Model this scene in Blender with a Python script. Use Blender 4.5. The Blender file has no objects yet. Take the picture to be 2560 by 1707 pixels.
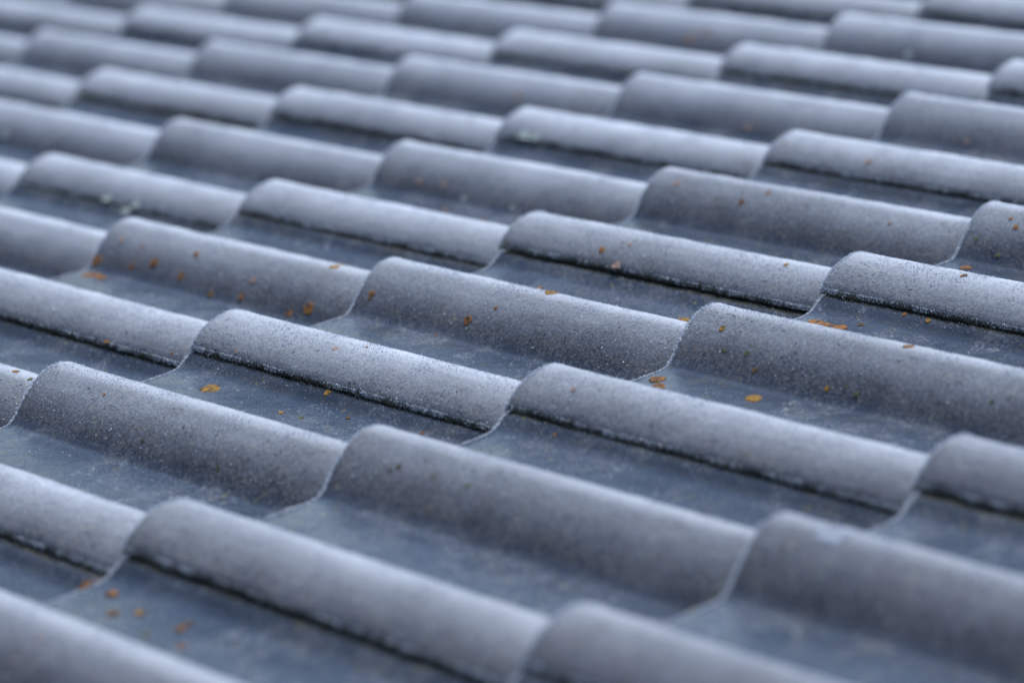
import bpy, math
import numpy as np
from mathutils import Matrix, Vector

# ------------------------------------------------------------------ camera, sky, sun, exposure
PITCH = math.radians(14.0)                     # slope of the roof; u runs uphill, v along the eaves
ROOF = Matrix.Translation((0, 0, 4.2)) @ Matrix.Rotation(-PITCH, 4, 'Y')
GAUGE, COVER = 0.32562, 0.300                  # exposed length and cover width of a tile
scene = bpy.context.scene
col = scene.collection

right = Vector((0.6842369, 0.72101904, -0.10932248))
down = Vector((0.11508663, -0.25479154, -0.96012308))
fwd = Vector((-0.72012147, 0.64437009, -0.25731743))
camd = bpy.data.cameras.new('camera')
cam = bpy.data.objects.new('camera', camd); col.objects.link(cam)
m = Matrix.Identity(4)
for i in range(3):
    m[i][0] = right[i]; m[i][1] = -down[i]; m[i][2] = -fwd[i]
    m[i][3] = (1.38290319, -1.22681703, 0.53236498)[i]
cam.matrix_world = ROOF @ m
camd.sensor_width = 36; camd.lens = 108.099
camd.clip_start = 0.05; camd.clip_end = 2000
camd.dof.use_dof = True
camd.dof.focus_distance = 2.06
camd.dof.aperture_fstop = 4.2
camd.dof.aperture_blades = 0
scene.camera = cam

SUN_EL, SUN_AZ = math.radians(60), math.radians(118)    # azimuth counter-clockwise from +x
world = bpy.data.worlds.new("World"); scene.world = world; world.use_nodes = True
nt = world.node_tree
bg = nt.nodes['Background']
sky = nt.nodes.new('ShaderNodeTexSky'); sky.sky_type = 'NISHITA'; sky.sun_disc = False
sky.sun_elevation = SUN_EL; sky.sun_rotation = math.pi / 2 - SUN_AZ
sky.air_density = 1.0; sky.dust_density = 0.3; sky.ozone_density = 2.0
nt.links.new(sky.outputs[0], bg.inputs[0]); bg.inputs[1].default_value = 0.072
sund = bpy.data.lights.new('sun', 'SUN'); sund.energy = 1.5; sund.angle = math.radians(35)
sund.color = (1.0, 0.985, 0.96)
sun = bpy.data.objects.new('sun', sund); col.objects.link(sun)
sd = Vector((math.cos(SUN_EL) * math.cos(SUN_AZ), math.cos(SUN_EL) * math.sin(SUN_AZ), math.sin(SUN_EL)))
sun.rotation_euler = sd.to_track_quat('Z', 'Y').to_euler()
sun.location = (0, 0, 12)
vs = scene.view_settings
vs.view_transform = 'Standard'; vs.look = 'None'; vs.gamma = 1.0; vs.use_curve_mapping = False
vs.exposure = 1.25

# ------------------------------------------------------------------ materials
class NB:
    """small helper to write node graphs"""
    def __init__(s, name):
        s.m = bpy.data.materials.new(name); s.m.use_nodes = True
        s.t = s.m.node_tree; s.p = s.t.nodes['Principled BSDF']
    def n(s, typ, **kw):
        o = s.t.nodes.new(typ)
        for k, v in kw.items(): setattr(o, k, v)
        return o
    def link(s, a, b): s.t.links.new(a, b)
    def put(s, sock, v):
        if isinstance(v, (int, float)): sock.default_value = v
        elif isinstance(v, (tuple, list)): sock.default_value = (*v, 1.0) if len(v) == 3 and len(sock.default_value) == 4 else v
        else: s.link(v, sock)
    def math(s, op, a, b=0.0, clamp=False):
        o = s.n('ShaderNodeMath', operation=op); o.use_clamp = clamp
        s.put(o.inputs[0], a); s.put(o.inputs[1], b); return o.outputs[0]
    def mix(s, f, a, b):
        o = s.n('ShaderNodeMix', data_type='RGBA')
        s.put(o.inputs[0], f); s.put(o.inputs[6], a); s.put(o.inputs[7], b); return o.outputs[2]
    def mapr(s, v, a, b, c=0.0, d=1.0, smooth=True):
        o = s.n('ShaderNodeMapRange'); o.interpolation_type = 'SMOOTHSTEP' if smooth else 'LINEAR'
        s.put(o.inputs[0], v)
        for i, x in enumerate((a, b, c, d)): s.put(o.inputs[1 + i], x)
        return o.outputs[0]
    def noise(s, vec, scale, detail=3.0, rough=0.55, dist=0.0):
        o = s.n('ShaderNodeTexNoise'); s.put(o.inputs['Vector'], vec)
        o.inputs['Scale'].default_value = scale; o.inputs['Detail'].default_value = detail
        o.inputs['Roughness'].default_value = rough; o.inputs['Distortion'].default_value = dist
        return o.outputs[0]
    def voro(s, vec, scale, out=0, feature='F1'):
        o = s.n('ShaderNodeTexVoronoi', feature=feature); s.put(o.inputs['Vector'], vec)
        o.inputs['Scale'].default_value = scale; return o.outputs[out]
    def attr(s, name):
        o = s.n('ShaderNodeAttribute', attribute_name=name); return o.outputs['Fac']
    def vmath(s, op, a, b):
        o = s.n('ShaderNodeVectorMath', operation=op); s.put(o.inputs[0], a); s.put(o.inputs[1], b); return o.outputs[0]

def tile_material():
    b = NB('frosted_concrete')
    tc = b.n('ShaderNodeTexCoord').outputs['Object']
    oi = b.n('ShaderNodeObjectInfo')
    off = b.n('ShaderNodeCombineXYZ')
    r = b.math('MULTIPLY', oi.outputs['Random'], 37.0)
    b.link(r, off.inputs[0]); b.link(b.math('MULTIPLY', r, 1.7), off.inputs[1]); b.link(r, off.inputs[2])
    v = b.vmath('ADD', tc, off.outputs[0])
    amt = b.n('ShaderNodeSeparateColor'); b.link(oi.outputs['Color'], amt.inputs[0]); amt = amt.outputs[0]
    h = b.attr('height'); seam = b.attr('seam'); lean = b.attr('lean'); rim = b.attr('rim')
    big = b.noise(v, 9, 3, .5); mid = b.noise(v, 38, 4, .6); fine = b.noise(v, 420, 3, .65); grit = b.noise(v, 1100, 2, .6)
    # bare concrete: slate blue grey, a little mottled
    base = b.mix(b.mapr(big, .3, .7), (.034, .047, .072), (.052, .067, .096))
    base = b.mix(b.mapr(mid, .45, .75, 0, .5), base, (.095, .095, .10))
    # warm algae / dirt freckles on the flanks of the rolls
    fl = b.math('MULTIPLY', b.mapr(h, .1, .35), b.mapr(h, .95, .6))
    sp = b.math('MULTIPLY', b.mapr(b.noise(v, 260, 4, .75), .53, .62), b.mapr(b.noise(v, 18, 3, .6), .46, .58))
    sp = b.math('MULTIPLY', sp, fl)
    base = b.mix(b.mapr(h, .06, .3), base, b.mix(b.mapr(big, .3, .7), (.042, .042, .052), (.066, .065, .078)))
    base = b.mix(b.math('MULTIPLY', sp, .9), base, (.13, .10, .065))
    sp2 = b.math('MULTIPLY', b.mapr(b.noise(v, 210, 3, .6), .60, .66), b.mapr(b.noise(v, 15, 2, .5), .46, .60))
    base = b.mix(b.math('MULTIPLY', sp2, .7), base, (.15, .13, .05))
    gr = b.math('MULTIPLY', b.mapr(b.noise(v, 330, 2, .6), .62, .67), b.mapr(b.noise(v, 12, 4, .65), .50, .62))
    base = b.mix(b.math('MULTIPLY', gr, b.mapr(h, .2, .02, 0, .8)), base, (.12, .105, .06))
    # frost, with crest highlight and foot shade painted in: thick on the crown, thin on flanks, thin film in the pans with damp bare islands
    lay = b.math('ADD', b.math('ADD', b.mapr(h, .1, .6, .05, .22), b.mapr(h, .55, .98, 0, .24, False)), b.math('MULTIPLY', b.mapr(lean, .45, -.28, 0, .60), b.mapr(h, .3, .7)))
    pan = b.mapr(h, .18, .0)
    damp = b.mapr(b.noise(v, 16, 5, .62, .3), .44, .54)
    lay = b.math('SUBTRACT', lay, b.math('MULTIPLY', b.math('MULTIPLY', pan, damp), .12))
    st = b.n('ShaderNodeMapping'); b.link(v, st.inputs[0]); st.inputs['Scale'].default_value = (8, 40, 40)
    streak = b.noise(st.outputs[0], 1.0, 4, .6)
    lay = b.math('MULTIPLY', lay, b.math('ADD', .45, b.math('MULTIPLY', b.math('ADD', big, streak), .55)))
    lay = b.math('MULTIPLY', lay, amt)  # per-tile scale puts the light falloff across the roof into the frost colour
    # brittle white outline where frost film ends
    edge = b.math('MULTIPLY', b.mapr(damp, .25, .5), b.mapr(damp, .8, .55))
    edge = b.math('MULTIPLY', b.math('MULTIPLY', edge, pan), b.mapr(b.noise(v, 90, 3, .6), .48, .62))
    lay = b.math('ADD', lay, b.math('MULTIPLY', edge, .16))
    lay = b.math('ADD', lay, b.math('MULTIPLY', b.math('SUBTRACT', fine, .5), .42))
    lay = b.math('ADD', lay, b.math('MULTIPLY', b.math('SUBTRACT', mid, .5), .16))
    pits = b.math('MULTIPLY', b.mapr(b.noise(v, 300, 3, .7), .60, .68), b.mapr(b.noise(v, 45, 2, .5), .42, .6))
    lay = b.math('SUBTRACT', lay, b.math('MULTIPLY', pits, .26))
    lay = b.math('ADD', lay, b.math('MULTIPLY', rim, .38))
    sparkle = b.mapr(grit, .66, .74)
    lay = b.math('ADD', lay, b.math('MULTIPLY', sparkle, .3), clamp=True)
    c = b.mix(lay, base, (.69, .73, .79))
    # cover edge: dark mossy lip with frost grains
    mg = b.mapr(b.noise(v, 60, 3, .6), .4, .65)
    mcol = b.mix(mg, (.032, .034, .026), (.080, .072, .052))
    mcol = b.mix(b.math('MULTIPLY', b.mapr(fine, .56, .64), .6), mcol, (.22, .215, .20))
    c = b.mix(seam, c, mcol)
    b.link(c, b.p.inputs['Base Color'])
    ro = b.math('MAXIMUM', b.mapr(lay, .05, .6, .27, .85), b.mapr(h, .0, .06, 0, .8))
    b.link(b.math('SUBTRACT', ro, b.math('MULTIPLY', b.math('MULTIPLY', pan, damp), .08)), b.p.inputs['Roughness'])
    b.link(b.mapr(h, .0, .06, .6, .06), b.p.inputs['Specular IOR Level'])
    b.link(b.math('MULTIPLY', lay, b.mapr(h, .3, .9, .0, .8)), b.p.inputs['Sheen Weight'])
    b.p.inputs['Sheen Roughness'].default_value = .3
    b.p.inputs['Sheen Tint'].default_value = (.86, .9, 1, 1)
    hb = b.math('ADD', b.math('MULTIPLY', fine, .55), b.math('MULTIPLY', grit, .35))
    hb = b.math('SUBTRACT', hb, b.math('MULTIPLY', pits, .5))
    bp = b.n('ShaderNodeBump'); bp.inputs['Distance'].default_value = .0011
    b.link(b.mapr(h, .0, .8, .38, .8), bp.inputs['Strength']); b.link(hb, bp.inputs['Height'])
    b.link(bp.outputs[0], b.p.inputs['Normal'])
    return b.m

def frost_material():
    b = NB('frost_crystals')
    b.p.inputs['Base Color'].default_value = (.60, .63, .68, 1)
    b.p.inputs['Roughness'].default_value = .45
    b.p.inputs['Subsurface Weight'].default_value = 0
    b.p.inputs['Sheen Weight'].default_value = .2
    return b.m

def lichen_material(name, c1, c2, c3):
    b = NB(name)
    tc = b.n('ShaderNodeTexCoord').outputs['Object']
    f = b.noise(tc, 500, 4, .7); g = b.noise(tc, 180, 2, .5)
    c = b.mix(b.mapr(f, .35, .65), c1, c2)
    c = b.mix(b.mapr(g, .48, .62), c, c3)
    b.link(c, b.p.inputs['Base Color']); b.p.inputs['Roughness'].default_value = .85
    bp = b.n('ShaderNodeBump'); bp.inputs['Distance'].default_value = .001; bp.inputs['Strength'].default_value = .9
    b.link(f, bp.inputs['Height']); b.link(bp.outputs[0], b.p.inputs['Normal'])
    return b.m

def plain_material(name, c1, c2, scale, rough=.85):
    b = NB(name)
    tc = b.n('ShaderNodeTexCoord').outputs['Object']
    b.link(b.mix(b.mapr(b.noise(tc, scale, 4, .6), .35, .65), c1, c2), b.p.inputs['Base Color'])
    b.p.inputs['Roughness'].default_value = rough
    return b.m

M_TILE = tile_material(); M_FROST = frost_material()
M_LICH = {
    'o': lichen_material('orange_lichen', (.19, .08, .02), (.38, .155, .028), (.08, .05, .03)),
    'm': lichen_material('mustard_lichen', (.22, .11, .018), (.40, .21, .028), (.08, .06, .025)),
    'p': lichen_material('frosted_lichen', (.34, .18, .12), (.40, .32, .28), (.28, .16, .11)),
    'y': lichen_material('olive_lichen', (.10, .105, .035), (.17, .165, .06), (.07, .07, .04)),
    'w': lichen_material('chalky_lichen', (.36, .42, .38), (.52, .57, .54), (.26, .31, .27)),
    'f': lichen_material('icy_crust', (.26, .29, .35), (.44, .48, .55), (.16, .18, .22)),
}
M_DECK = plain_material('deck_boards', (.035, .032, .03), (.06, .055, .05), 20)
M_GROUND = plain_material('frosty_lawn', (.06, .08, .05), (.16, .18, .16), 3)

# ------------------------------------------------------------------ mesh helpers
def mesh_obj(name, verts, faces, mat, smooth=True, parent=None, attrs=None, mesh_only=False):
    me = bpy.data.meshes.new(name)
    verts = np.asarray(verts, np.float32)
    if isinstance(faces, np.ndarray):
        k = faces.shape[1]; nf = len(faces)
        me.vertices.add(len(verts)); me.vertices.foreach_set('co', verts.ravel())
        me.loops.add(nf * k); me.loops.foreach_set('vertex_index', faces.astype(np.int32).ravel())
        me.polygons.add(nf); me.polygons.foreach_set('loop_start', np.arange(0, nf * k, k, dtype=np.int32))
        me.update(calc_edges=True)
    else:
        me.from_pydata([tuple(map(float, v)) for v in verts], [], faces)
    me.polygons.foreach_set('use_smooth', np.full(len(me.polygons), smooth, bool))
    for k, a in (attrs or {}).items():
        at = me.attributes.new(k, 'FLOAT', 'POINT'); at.data.foreach_set('value', np.asarray(a, np.float32))
    me.materials.append(mat); me.update()
    if mesh_only: return me
    return link(name, me, parent)

def link(name, me, parent=None):
    o = bpy.data.objects.new(name, me); col.objects.link(o)
    if parent: o.parent = parent
    return o

def vnoise(x, y, cell, rng):
    """smooth value noise on a grid of the given cell size, about -1..1"""
    gx = (x - x.min()) / cell; gy = (y - y.min()) / cell
    T = rng.uniform(-1, 1, (int(gx.max()) + 3, int(gy.max()) + 3))
    i = gx.astype(int); j = gy.astype(int); fx = gx - i; fy = gy - j
    fx = fx * fx * (3 - 2 * fx); fy = fy * fy * (3 - 2 * fy)
    return (T[i, j] * (1 - fx) + T[i + 1, j] * fx) * (1 - fy) + (T[i, j + 1] * (1 - fx) + T[i + 1, j + 1] * fx) * fy

# ------------------------------------------------------------------ tile profile
PAN, ROLL = -0.0145, 0.0305
_t = [0, .12, .223, .434, .594, .725, .86, .96, 1.04, 1.4]
_s = [1, .985, .93, .765, .56, .34, .11, .02, 0, 0]
CREST, HALF = 0.0360, .047
def _raw(v):
    """height of the upper surface above the reference line, v from the cover edge"""
    z = np.full_like(v, PAN)
    t1 = np.abs(v - CREST) / HALF
    z = np.maximum(z, PAN + ROLL * np.interp(t1, _t, _s))
    near = PAN + ROLL * np.interp(v, [-.01, 0, .0035, .010, .0185, .028, CREST], [.46, .47, .60, .77, .89, .97, 1])
    z = np.where(v < CREST, near, z)
    t2 = np.abs(v - CREST - .1505) / HALF
    z = np.maximum(z, PAN + (ROLL + .0012) * np.interp(t2, _t, _s))
    un = np.interp(v, [.274, .2800, .2860, .2905, .2940, .2965, .300, .34], [PAN, PAN + .0006, -.0126, -.0095, -.0068, -.0053, -.0049, -.0047])
    return np.where(v > .27, np.maximum(un, PAN), z)
_vv = np.arange(-.02, .36, .0005)
_k = np.exp(-.5 * (np.arange(-12, 13) * .0005 / .0021) ** 2); _k /= _k.sum()
_zz = np.convolve(_raw(_vv), _k, 'same')
_zz = np.where(_vv < .004, _raw(_vv), _zz)
def prof(v): return np.interp(v, _vv, _zz)
LAP, STEP = .075, .0170
def drop(u): return -STEP * u / GAUGE
def thick(v): return np.interp(v, [0, .004, .02, .05, .08, .28, .296, .34], [.0042, .006, .009, .011, .012, .0115, .006, .006])
VMAX = .326

def tile_mesh(seed, dv=.0009, du=.0009, detail=True):
    rng = np.random.default_rng(seed)
    vt = np.arange(0, VMAX + 1e-6, dv)
    us = np.concatenate([[0, .0002, .0006, .0012, .002, .003], np.arange(.0038, .340, du), np.linspace(.345, GAUGE + LAP, 8)])
    vb = np.linspace(VMAX - .0012, .0012, 46 if detail else 20)
    loopv = np.concatenate([vt, [VMAX + .0005], vb, [-.0004]])
    nt_, nb_ = len(vt), len(vb)
    U, V = np.meshgrid(us, loopv, indexing='ij')
    isb = np.zeros(len(loopv), bool); isb[nt_ + 1:nt_ + 1 + nb_] = True
    zt = prof(np.clip(V, 0, VMAX)); th = thick(np.clip(V, 0, VMAX))
    Z = np.where(isb[None, :], zt - th, zt)
    Z[:, nt_] = prof(np.array([VMAX]))[0] - .003
    Z[:, -1] = prof(np.array([0.]))[0] - .0022
    if detail:
        amp = np.clip((prof(np.clip(V, 0, VMAX)) - PAN) / ROLL, 0, 1)
        n = .00045 * vnoise(U, V, .022, rng) + .00022 * vnoise(U, V, .007, rng)
        n += (.00004 + .00005 * amp) * vnoise(U, V, .0022, rng) + (.00004 + .00006 * amp) * vnoise(U, V, .0013, rng)
        Z += np.where(isb[None, :], 0, n)
        # uneven cover edge
        jag = .0005 * vnoise(U, U * 0, .006, rng) + .0004 * vnoise(U, U * 0, .002, rng)
        near = np.clip(1 - np.abs(V) / .004, 0, 1)
        V = V + jag * near
        Z += near * .0004 * vnoise(U, U * 0, .004, rng)
    # rounded top and bottom corner of the lower end
    r = .0040
    q = np.clip(1 - U / r, 0, 1); cut = r * (1 - np.sqrt(np.clip(1 - q * q, 0, 1)))
    Z += np.where(isb[None, :], .55 * cut, -cut)
    # rounded cover corner
    rc = .0014; q = np.clip(1 - V / rc, 0, 1); Z -= np.where(isb[None, :], 0, rc * (1 - np.sqrt(np.clip(1 - q * q, 0, 1)))) * (V < rc)
    Z += drop(U)
    nu, nl = U.shape
    P = np.stack([U, V, Z], -1).reshape(-1, 3)
    idx = np.arange(nu * nl).reshape(nu, nl)
    nx = np.roll(idx, -1, 1)
    F = np.stack([idx[:-1], idx[1:], nx[1:], nx[:-1]], -1).reshape(-1, 4)
    # end faces as strips between the upper and the lower line
    capf = []
    for row, flip in ((0, False), (nu - 1, True)):
        a = 0; B = list(range(nt_ + 1, nt_ + 1 + nb_))[::-1]   # bottom left -> right
        top = list(range(nt_))
        j = 0
        ring = []
        for i in range(nt_ - 1):
            tgt = int(round((i + 1) / (nt_ - 1) * (nb_ - 1)))
            if tgt > j:
                f = [idx[row, top[i]], idx[row, B[j]], idx[row, B[tgt]], idx[row, top[i + 1]]]; j = tgt
            else:
                f = [idx[row, top[i]], idx[row, B[j]], idx[row, top[i + 1]], idx[row, top[i + 1]]]
            capf.append(f if not flip else f[::-1])
    capf = np.array([f for f in capf]); tri = capf[:, 2] == capf[:, 3]
    capf[tri, 3] = capf[tri, 2]
    hgt = np.clip((prof(np.clip(V, 0, VMAX)) - PAN) / ROLL, 0, 1)
    hgt = hgt * np.where(V > .27, .30, 1)
    hgt = np.where(isb[None, :], 0, hgt)
    seam = np.clip(1 - (V + .0002) / .0011, 0, 1) * (~isb[None, :])
    seam = np.where(isb[None, :] & (V < .02), 1, seam)
    seam = np.maximum(seam, np.clip((V - .2962) / .002, 0, 1) * (~isb[None, :]))
    rim = np.clip(1 - U / .0035, 0, 1) * np.ones_like(V)
    vc_ = np.clip(V, .001, VMAX - .001); lean = (prof(vc_ + .001) - prof(vc_ - .001)) / .002
    A = {'lean': lean.ravel(), 'height': hgt.ravel(), 'seam': seam.ravel(), 'rim': rim.ravel()}
    quads = F
    caps = capf[~tri]; tris = capf[tri][:, :3]
    # mixed faces -> build through loops
    me = bpy.data.meshes.new('tile_body')
    nq = len(quads) + len(caps); ntri = len(tris)
    loops = np.concatenate([quads.ravel(), caps.ravel(), tris.ravel()]).astype(np.int32)
    starts = np.concatenate([np.arange(nq) * 4, nq * 4 + np.arange(ntri) * 3]).astype(np.int32)
    me.vertices.add(len(P)); me.vertices.foreach_set('co', P.astype(np.float32).ravel())
    me.loops.add(len(loops)); me.loops.foreach_set('vertex_index', loops)
    me.polygons.add(nq + ntri); me.polygons.foreach_set('loop_start', starts)
    me.update(calc_edges=True)
    me.polygons.foreach_set('use_smooth', np.ones(nq + ntri, bool))
    for k, a in A.items():
        at = me.attributes.new(k, 'FLOAT', 'POINT'); at.data.foreach_set('value', a.astype(np.float32))
    me.materials.append(M_TILE); me.validate(); me.update()
    return me

def crystals_mesh(seed, n_top, n_rim, n_seam):
    """frost needles standing on the upper surface, the rounded lower end and the cover edge"""
    rng = np.random.default_rng(seed)
    def norm(u, v):
        e = .001; s = (prof(v + e) - prof(v - e)) / (2 * e)
        N = np.stack([np.full_like(v, STEP / GAUGE), -s, np.ones_like(v)], 1)
        return N / np.linalg.norm(N, axis=1, keepdims=True)
    u = rng.uniform(.002, .332, n_top * 3); v = rng.uniform(.001, .30, n_top * 3)
    h = np.clip((prof(v) - PAN) / ROLL, 0, 1)
    clump = vnoise(u, v, .012, rng) * .5 + vnoise(u, v, .004, rng) * .5
    keep = rng.uniform(0, 1, len(u)) < (.10 + .75 * h ** 1.3) * np.clip(.75 + .8 * clump, .1, 1.3)
    u, v = u[keep][:n_top], v[keep][:n_top]
    P1 = np.stack([u, v, prof(v) + drop(u)], 1); N1 = norm(u, v)
    s1 = rng.lognormal(0, .35, len(u)) * .00028
    # lower end
    v = rng.uniform(.0, .30, n_rim); a = rng.uniform(0, 1.35, n_rim)
    r = .004; u = r - r * np.sin(a)
    P2 = np.stack([u, v, prof(v) - r * (1 - np.cos(a))], 1); N2 = norm(u, v) * np.cos(a)[:, None]; N2[:, 0] -= np.sin(a)
    s2 = rng.lognormal(0, .35, n_rim) * .00042
    # cover edge
    u = rng.uniform(0, .33, n_seam); k = rng.uniform(0, 1, n_seam) ** 1.8
    P3 = np.stack([u, -.0003 + .0009 * (1 - k) ** 2 + 0 * u, .0002 - .0034 * k + drop(u)], 1)
    N3 = np.stack([0 * u, -1 + 0 * u, .4 - .9 * k], 1)
    cl = vnoise(u, u * 0, .010, rng)
    kp = rng.uniform(-1, 1, n_seam) < cl * 1.3 + .35 - .5 * k
    P3, N3 = P3[kp], N3[kp]; s3 = rng.lognormal(0, .35, len(P3)) * .00030
    P = np.concatenate([P1, P2, P3]); N = np.concatenate([N1, N2, N3]); s = np.concatenate([s1, s2, s3])
    N += rng.normal(0, .45, N.shape); N /= np.linalg.norm(N, axis=1, keepdims=True)
    T = np.cross(N, rng.normal(0, 1, N.shape)); T /= np.linalg.norm(T, axis=1, keepdims=True); B = np.cross(N, T)
    tip = P + N * (s * rng.uniform(.9, 2.4, len(s)))[:, None]
    vs_ = []
    for k in range(3):
        a = k * 2.0944
        vs_.append(P + (T * math.cos(a) + B * math.sin(a)) * s[:, None] * .8 - N * s[:, None] * .4)
    W = np.stack(vs_ + [tip], 1).reshape(-1, 3)
    b0 = np.arange(len(P)) * 4
    F = np.concatenate([np.stack([b0, b0 + 1, b0 + 3], 1), np.stack([b0 + 1, b0 + 2, b0 + 3], 1), np.stack([b0 + 2, b0, b0 + 3], 1)])
    return mesh_obj('frost_crust', W, F, M_FROST, smooth=False, mesh_only=True)

def patch_obj(u, v, rad, kind, seed, parent, label=None):
    """a lichen thallus draped over the tile: lobed outline, lumpy raised surface"""
    rng = np.random.default_rng(seed)
    na, nr = 40, 9
    ang = np.linspace(0, 2 * math.pi, na, endpoint=False)
    lb = .12 if kind == 'm' else .16 if rad > .0035 else .26
    lob = 1 + sum(rng.uniform(.02, lb / k ** .45) * np.sin(k * ang + rng.uniform(0, 6.28)) for k in (1, 2, 3, 5, 8, 11))
    e = .001; s = float((prof(np.array([v + e])) - prof(np.array([v - e])))[0] / (2 * e)); st = 1 / math.sqrt(1 + s * s)
    V, F = [], []
    hgt = min(.0006, rad * .12) * (.6 if kind == 'f' else 1)
    V.append((u, v)); hh = [hgt * .7]
    for k in range(1, nr + 1):
        f = k / nr
        for i, a in enumerate(ang):
            rr = rad * f * lob[i]
            V.append((u + rr * math.cos(a), v + rr * math.sin(a) * st))
            hh.append(hgt * (rng.uniform(.45, 1.25) if k < nr else -.5))
    V = np.array(V); hh = np.array(hh)
    uc = np.maximum(V[:, 0], .0005); vc = V[:, 1]
    sl = (prof(vc + e) - prof(vc - e)) / (2 * e); ln = np.sqrt(1 + sl * sl)
    z = prof(np.maximum(vc, .0005)) + drop(uc)
    q = np.clip(1 - uc / .004, 0, 1); z = z - .004 * (1 - np.sqrt(np.clip(1 - q * q, 0, 1)))
    P = np.stack([uc, vc - sl / ln * (hh + .0004), z + (hh + .0004) / ln], 1)
    for i in range(na):
        j = (i + 1) % na
        F.append((0, 1 + i, 1 + j))
    for k in range(nr - 1):
        for i in range(na):
            j = (i + 1) % na; a0 = 1 + k * na
            F.append((a0 + i, a0 + na + i, a0 + na + j, a0 + j))
    o = mesh_obj('ice_patch' if kind == 'f' else 'lichen_patch', P, F, M_LICH[kind], True, parent)
    if label: o['label'] = label
    return o

# ------------------------------------------------------------------ ground and deck
def quad(name, x0, x1, y0, y1, z, mat, mw):
    o = mesh_obj(name, [(x0, y0, z), (x1, y0, z), (x1, y1, z), (x0, y1, z)], [(0, 1, 2, 3)], mat, False)
    o.matrix_world = mw; o['kind'] = 'structure'; return o
quad('ground', -400, 400, -400, 400, 0, M_GROUND, Matrix.Identity(4))
quad('roof_deck', -4.85, 1.9, -2.05, 5.95, -.075, M_DECK, ROOF)

# ------------------------------------------------------------------ tiles
NVAR = 3
BODY = [tile_mesh(10 + k) for k in range(NVAR)]
FROST = [crystals_mesh(30 + k, 32000, 6500, 4200) for k in range(NVAR)]
def frost_light_falloff(c, j):
    """frost scale per tile, lowered uphill and nearward to paint in the brightness falloff"""
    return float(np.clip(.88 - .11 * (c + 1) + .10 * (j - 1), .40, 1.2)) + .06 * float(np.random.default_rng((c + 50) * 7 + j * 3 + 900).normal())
# BEGIN TILES
TILES = {
    (-1, -2): 'blurred tile at the left edge, leftmost of the slanting row nearest the camera',
    (0, -2): 'large blurred tile with scattered rusty lichen in its trough, front left of the roof',
    (1, -2): 'thin blurred sliver of a tile at the middle of the bottom edge',
    (-2, -1): 'frosted tile with dark side seam, cut off by the left edge below the lichen-spotted tile',
    (-1, -1): 'sharp frosted tile with one big round mustard lichen disc in its trough',
    (0, -1): 'large tile with olive specks on its blurred middle roll, at the front centre',
    (1, -1): 'blurred dark tile with a white icy smear on its roll, bottom right corner',
    (-3, 0): 'soft blurred tile at the left edge, just left of the tile dotted with orange lichen',
    (-2, 0): 'frosted tile dotted with many orange lichen spots on its middle roll, left of centre',
    (-1, 0): 'central frosted tile with one orange lichen spot above a white dot on its roll',
    (0, 0): 'sharp frosted tile with orange lichen clumps beside the foot of its roll, right of centre',
    (1, 0): 'blurred tile at the right edge, uphill of the tile with orange clumps by its roll',
    (-5, 1): 'tiny visible sliver of a tile at the left edge, in the upper left',
    (-4, 1): 'blurred tile at the left edge with one chalky white spot on its roll',
    (-3, 1): 'soft tile with chalky white lichen blotches on its side seam, left of the centre',
    (-2, 1): 'soft frosted tile with faint pinkish and orange specks low on its roll, upper centre',
    (-1, 1): 'tile with long dark seam and olive moss at its lower corner, right of centre',
    (0, 1): 'sharp crusty tile with bright frost fringe along its seam, cut off by the right edge',
    (-6, 2): 'blurred frosted leftmost tile in the fifth slanting row from the camera',
    (-5, 2): 'blurred frosted second tile from the left in the fifth slanting row from the camera',
    (-4, 2): 'blurred frosted third tile from the left in the fifth slanting row from the camera',
    (-3, 2): 'blurred frosted fourth tile from the left in the fifth slanting row from the camera',
    (-2, 2): 'blurred tile with pale green lichen blotches at the lower end of its seam',
    (-1, 2): 'blurred tile with a clean dark seam and smooth grey rolls at the right edge',
    (-7, 3): 'blurred frosted leftmost tile in the sixth slanting row from the camera',
    (-6, 3): 'blurred frosted second tile from the left in the sixth slanting row from the camera',
    (-5, 3): 'blurred frosted third tile from the left in the sixth slanting row from the camera',
    (-4, 3): 'blurred frosted fourth tile from the left in the sixth slanting row from the camera',
    (-3, 3): 'blurred tile with faint reddish stains on its middle roll near the top edge',
    (-2, 3): 'blurred dark tile with a single white dot on its middle roll, top right',
    (-1, 3): 'blurred frosted seventh tile from the left in the sixth slanting row from the camera',
    (-4, 4): 'blurred frosted leftmost tile in the farthest slanting row at the top edge',
    (-3, 4): 'blurred frosted second tile from the left in the farthest slanting row at the top edge',
    (-2, 4): 'blurred frosted third tile from the left in the farthest slanting row at the top edge',
}
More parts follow.
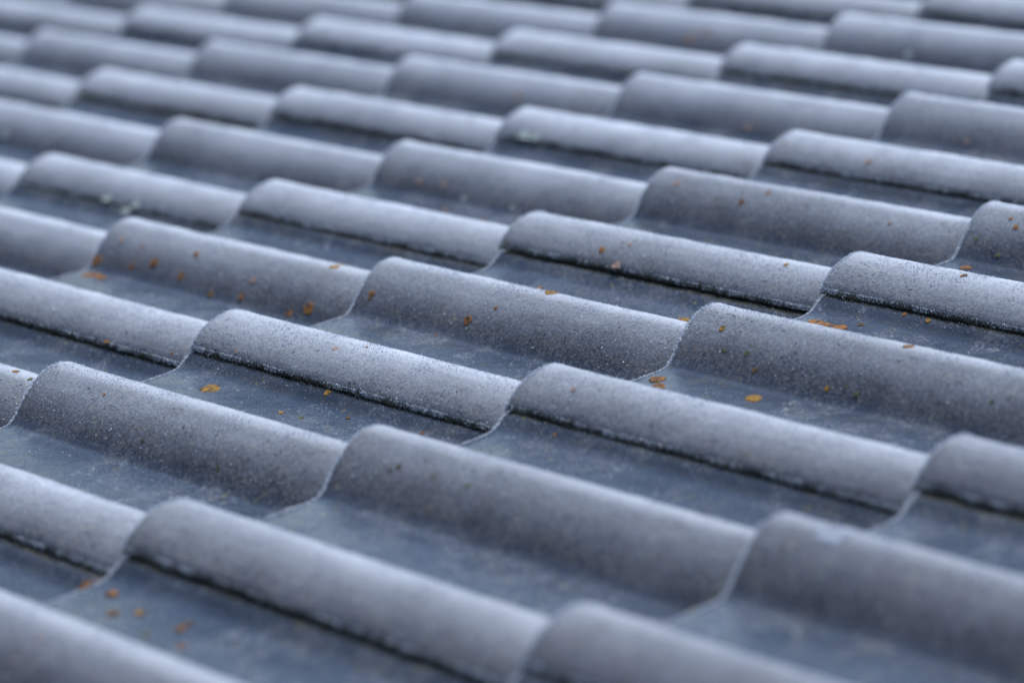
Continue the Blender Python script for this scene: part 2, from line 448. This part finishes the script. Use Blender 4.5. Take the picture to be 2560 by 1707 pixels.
# lichen and ice on the tiles: tile, place on the tile (u, v), radius, kind
PATCHES = [
    (-4, 1, 0.0858, 0.1529, 0.0052, 'w'), (-3, 0, 0.1749, 0.2973, 0.0049, 'w'), (-3, 1, 0.1399, -0.0004, 0.0046, 'w'),
    (-3, 1, 0.1826, -0.0006, 0.0035, 'w'), (-3, 2, 0.189, 0.1588, 0.0039, 'p'), (-3, 2, 0.2631, 0.0293, 0.0022, 'p'),
    (-3, 3, 0.143, 0.1533, 0.0054, 'p'), (-3, 3, 0.1592, 0.1601, 0.005, 'p'), (-2, -1, 0.2717, 0.1883, 0.0025, 'o'),
    (-2, -1, 0.2956, 0.1842, 0.0019, 'y'), (-2, 0, 0.0077, 0.1489, 0.0055, 'o'), (-2, 0, 0.0171, 0.1329, 0.0048, 'o'),
    (-2, 0, 0.0226, 0.1336, 0.0051, 'o'), (-2, 0, 0.0246, 0.1641, 0.0029, 'p'), (-2, 0, 0.0339, 0.1325, 0.0048, 'o'),
    (-2, 0, 0.0534, 0.1499, 0.0029, 'o'), (-2, 0, 0.0539, 0.1626, 0.0019, 'p'), (-2, 0, 0.0776, 0.1549, 0.0044, 'o'),
    (-2, 0, 0.1165, 0.1512, 0.0034, 'o'), (-2, 0, 0.1197, 0.1663, 0.0028, 'o'), (-2, 0, 0.1596, 0.1451, 0.0034, 'm'),
    (-2, 0, 0.1941, 0.1479, 0.0028, 'o'), (-2, 0, 0.1993, 0.1583, 0.0028, 'p'), (-2, 0, 0.2249, -0.0007, 0.0023, 'o'),
    (-2, 0, 0.2543, 0.1453, 0.0036, 'o'), (-2, 0, 0.2637, 0.1956, 0.0033, 'm'), (-2, 0, 0.2665, 0.1847, 0.0042, 'm'),
    (-2, 0, 0.2721, 0.151, 0.0051, 'o'), (-2, 0, 0.2977, 0.0037, 0.0011, 'o'), (-2, 1, 0.0596, 0.1528, 0.0031, 'p'),
    (-2, 1, 0.0894, 0.153, 0.0031, 'p'), (-2, 1, 0.1194, 0.1265, 0.0027, 'o'), (-2, 1, 0.1211, 0.1473, 0.0024, 'w'),
    (-2, 1, 0.1744, 0.1201, 0.003, 'o'), (-2, 1, 0.1799, 0.1473, 0.0017, 'w'), (-2, 2, 0.0363, 0.0006, 0.0061, 'w'),
    (-2, 2, 0.0508, 0.0006, 0.005, 'w'), (-2, 2, 0.1719, 0.1493, 0.0032, 'p'), (-2, 3, 0.1124, 0.1499, 0.0039, 'w'),
    (-1, -2, 0.2991, 0.2903, 0.0039, 'o'), (-1, -2, 0.305, 0.293, 0.0027, 'o'), (-1, -1, 0.0563, 0.2712, 0.0074, 'm'),
    (-1, -1, 0.0763, 0.1713, 0.0011, 'o'), (-1, -1, 0.1376, 0.154, 0.0015, 'y'), (-1, -1, 0.1387, 0.2657, 0.0021, 'm'),
    (-1, -1, 0.1532, 0.2956, 0.0027, 'm'), (-1, -1, 0.1587, 0.2669, 0.0018, 'y'), (-1, -1, 0.1877, 0.2826, 0.0016, 'o'),
    (-1, -1, 0.2165, 0.1527, 0.002, 'y'), (-1, -1, 0.2561, 0.2868, 0.0015, 'o'), (-1, 0, 0.0168, 0.1552, 0.0032, 'o'),
    (-1, 0, 0.0497, 0.0025, 0.0014, 'p'), (-1, 0, 0.0755, 0.2677, 0.0027, 'o'), (-1, 0, 0.1, 0.1417, 0.0011, 'o'),
    (-1, 0, 0.1213, 0.1544, 0.0037, 'o'), (-1, 0, 0.124, 0.1499, 0.0011, 'w'), (-1, 0, 0.1328, 0.0233, 0.0024, 'p'),
    (-1, 0, 0.1412, 0.1643, 0.0014, 'o'), (-1, 0, 0.1527, 0.0349, 0.0011, 'p'), (-1, 0, 0.1713, 0.1906, 0.005, 'm'),
    (-1, 0, 0.222, 0.2676, 0.0042, 'm'), (-1, 1, 0.009, 0.0002, 0.0024, 'y'), (-1, 1, 0.0298, 0.1694, 0.0029, 'p'),
    (-1, 1, 0.1033, 0.1642, 0.0028, 'o'), (-1, 1, 0.1045, 0.0089, 0.0027, 'o'), (-1, 1, 0.1211, 0.1768, 0.0022, 'p'),
    (-1, 1, 0.1246, 0.0185, 0.0018, 'p'), (-1, 1, 0.1264, -0.0003, 0.0038, 'p'), (-1, 1, 0.2487, 0.1673, 0.0015, 'o'),
    (-1, 1, 0.2663, 0.031, 0.002, 'm'), (-1, 2, 0.0124, 0.0153, 0.0017, 'p'), (-1, 2, 0.0946, 0.1501, 0.0023, 'p'),
    (-1, 2, 0.1072, 0.0106, 0.0032, 'p'), (0, -2, 0.021, 0.2744, 0.0035, 'o'), (0, -2, 0.0454, 0.2576, 0.0033, 'o'),
    (0, -2, 0.0567, 0.267, 0.003, 'm'), (0, -2, 0.0837, 0.251, 0.0019, 'y'), (0, -2, 0.0917, 0.2732, 0.0026, 'o'),
    (0, -2, 0.0927, 0.2664, 0.003, 'o'), (0, -2, 0.0976, 0.1607, 0.0016, 'p'), (0, -2, 0.1026, 0.1737, 0.0018, 'p'),
    (0, -2, 0.1136, 0.2514, 0.003, 'o'), (0, -1, 0.0191, 0.2965, 0.0012, 'y'), (0, -1, 0.0472, 0.1622, 0.0012, 'y'),
    (0, -1, 0.0512, 0.2918, 0.0012, 'o'), (0, -1, 0.0526, 0.1647, 0.0019, 'o'), (0, -1, 0.083, 0.1651, 0.0014, 'y'),
    (0, -1, 0.0966, 0.292, 0.0012, 'y'), (0, -1, 0.1117, 0.1653, 0.0014, 'y'), (0, -1, 0.3048, 0.143, 0.0025, 'y'),
    (0, 0, 0.0141, 0.1202, 0.0052, 'o'), (0, 0, 0.019, 0.2681, 0.0071, 'o'), (0, 0, 0.0253, 0.1098, 0.0049, 'o'), (0, 0, 0.0298, 0.2676, 0.0059, 'o'),
    (0, 0, 0.0314, 0.1675, 0.0023, 'm'), (0, 0, 0.0409, 0.2695, 0.0054, 'o'), (0, 0, 0.0421, 0.1562, 0.0016, 'y'),
    (0, 0, 0.0446, 0.0182, 0.0017, 'p'), (0, 0, 0.0504, 0.2804, 0.0024, 'o'), (0, 0, 0.0616, 0.1572, 0.0018, 'y'),
    (0, 0, 0.0734, 0.1504, 0.0018, 'o'), (0, 0, 0.0763, 0.296, 0.0016, 'o'), (0, 0, 0.0931, 0.1261, 0.0056, 'm'), (0, 0, 0.0973, 0.2951, 0.0021, 'm'),
    (0, 0, 0.1348, 0.1496, 0.0018, 'm'), (0, 0, 0.1481, 0.1524, 0.0012, 'm'), (0, 0, 0.1588, 0.1502, 0.0022, 'y'),
    (0, 0, 0.1723, 0.1881, 0.0035, 'o'), (0, 0, 0.257, 0.1605, 0.0014, 'y'), (0, 1, 0.0141, 0.1545, 0.0017, 'y'), (0, 1, 0.0246, 0.1281, 0.0043, 'o'),
    (0, 1, 0.0337, 0.1715, 0.0014, 'o'), (0, 1, 0.0379, 0.1486, 0.002, 'y'), (0, 1, 0.0426, 0.1655, 0.002, 'o'), (0, 1, 0.1015, 0.0331, 0.0024, 'o'),
    (1, -1, 0.0423, 0.1865, 0.0113, 'f'),
]

def jitter(c, j):
    return np.random.default_rng((c + 50) * 1000 + j + 50).normal(0, 1, 4)
def tile_matrix(c, j):
    a = jitter(c, j)
    return (ROOF @ Matrix.Translation((c * GAUGE + a[0] * .0012, j * COVER + a[1] * .0006, a[2] * .0005))
            @ Matrix.Rotation(a[3] * .0026, 4, 'Z'))
for (c, j), label in TILES.items():
    t = bpy.data.objects.new('roof_tile', None); col.objects.link(t)
    t.empty_display_size = .05
    t.matrix_world = tile_matrix(c, j)
    t['label'] = label; t['kind'] = 'thing'; t['category'] = 'roof tile'; t['group'] = 'frosted roof tiles'
    k = (c * 5 + j * 7) % NVAR
    bo = link('tile_body', BODY[k], t)
    w = frost_light_falloff(c, j)
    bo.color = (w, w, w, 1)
    fr = link('frost_crust', FROST[k], t); fr['kind'] = 'stuff'
    for i, p in enumerate(PATCHES):
        if p[:2] == (c, j): patch_obj(p[2], p[3], p[4], p[5], 500 + i, t)

# the rest of the roof outside the picture, one coarse covering
V0, F0, H0, L0, n0 = [], [], [], [], 0
cm = tile_mesh(3, dv=.006, du=.08, detail=False)
cv = np.array([v.co[:] for v in cm.vertices]); cf = [tuple(p.vertices) for p in cm.polygons]
ch = np.zeros(len(cv), np.float32); cm.attributes['height'].data.foreach_get('value', ch)
cl_ = np.zeros(len(cv), np.float32); cm.attributes['lean'].data.foreach_get('value', cl_)
for c in range(-15, 6):
    for j in range(-7, 20):
        if (c, j) in TILES: continue
        V0.append(cv + np.array([c * GAUGE, j * COVER, 0])); H0.append(ch); L0.append(cl_)
        F0 += [tuple(i + n0 for i in f) for f in cf]; n0 += len(cv)
rc_ = mesh_obj('roof_covering', np.concatenate(V0), F0, M_TILE, True, None, {'height': np.concatenate(H0), 'lean': np.concatenate(L0)})
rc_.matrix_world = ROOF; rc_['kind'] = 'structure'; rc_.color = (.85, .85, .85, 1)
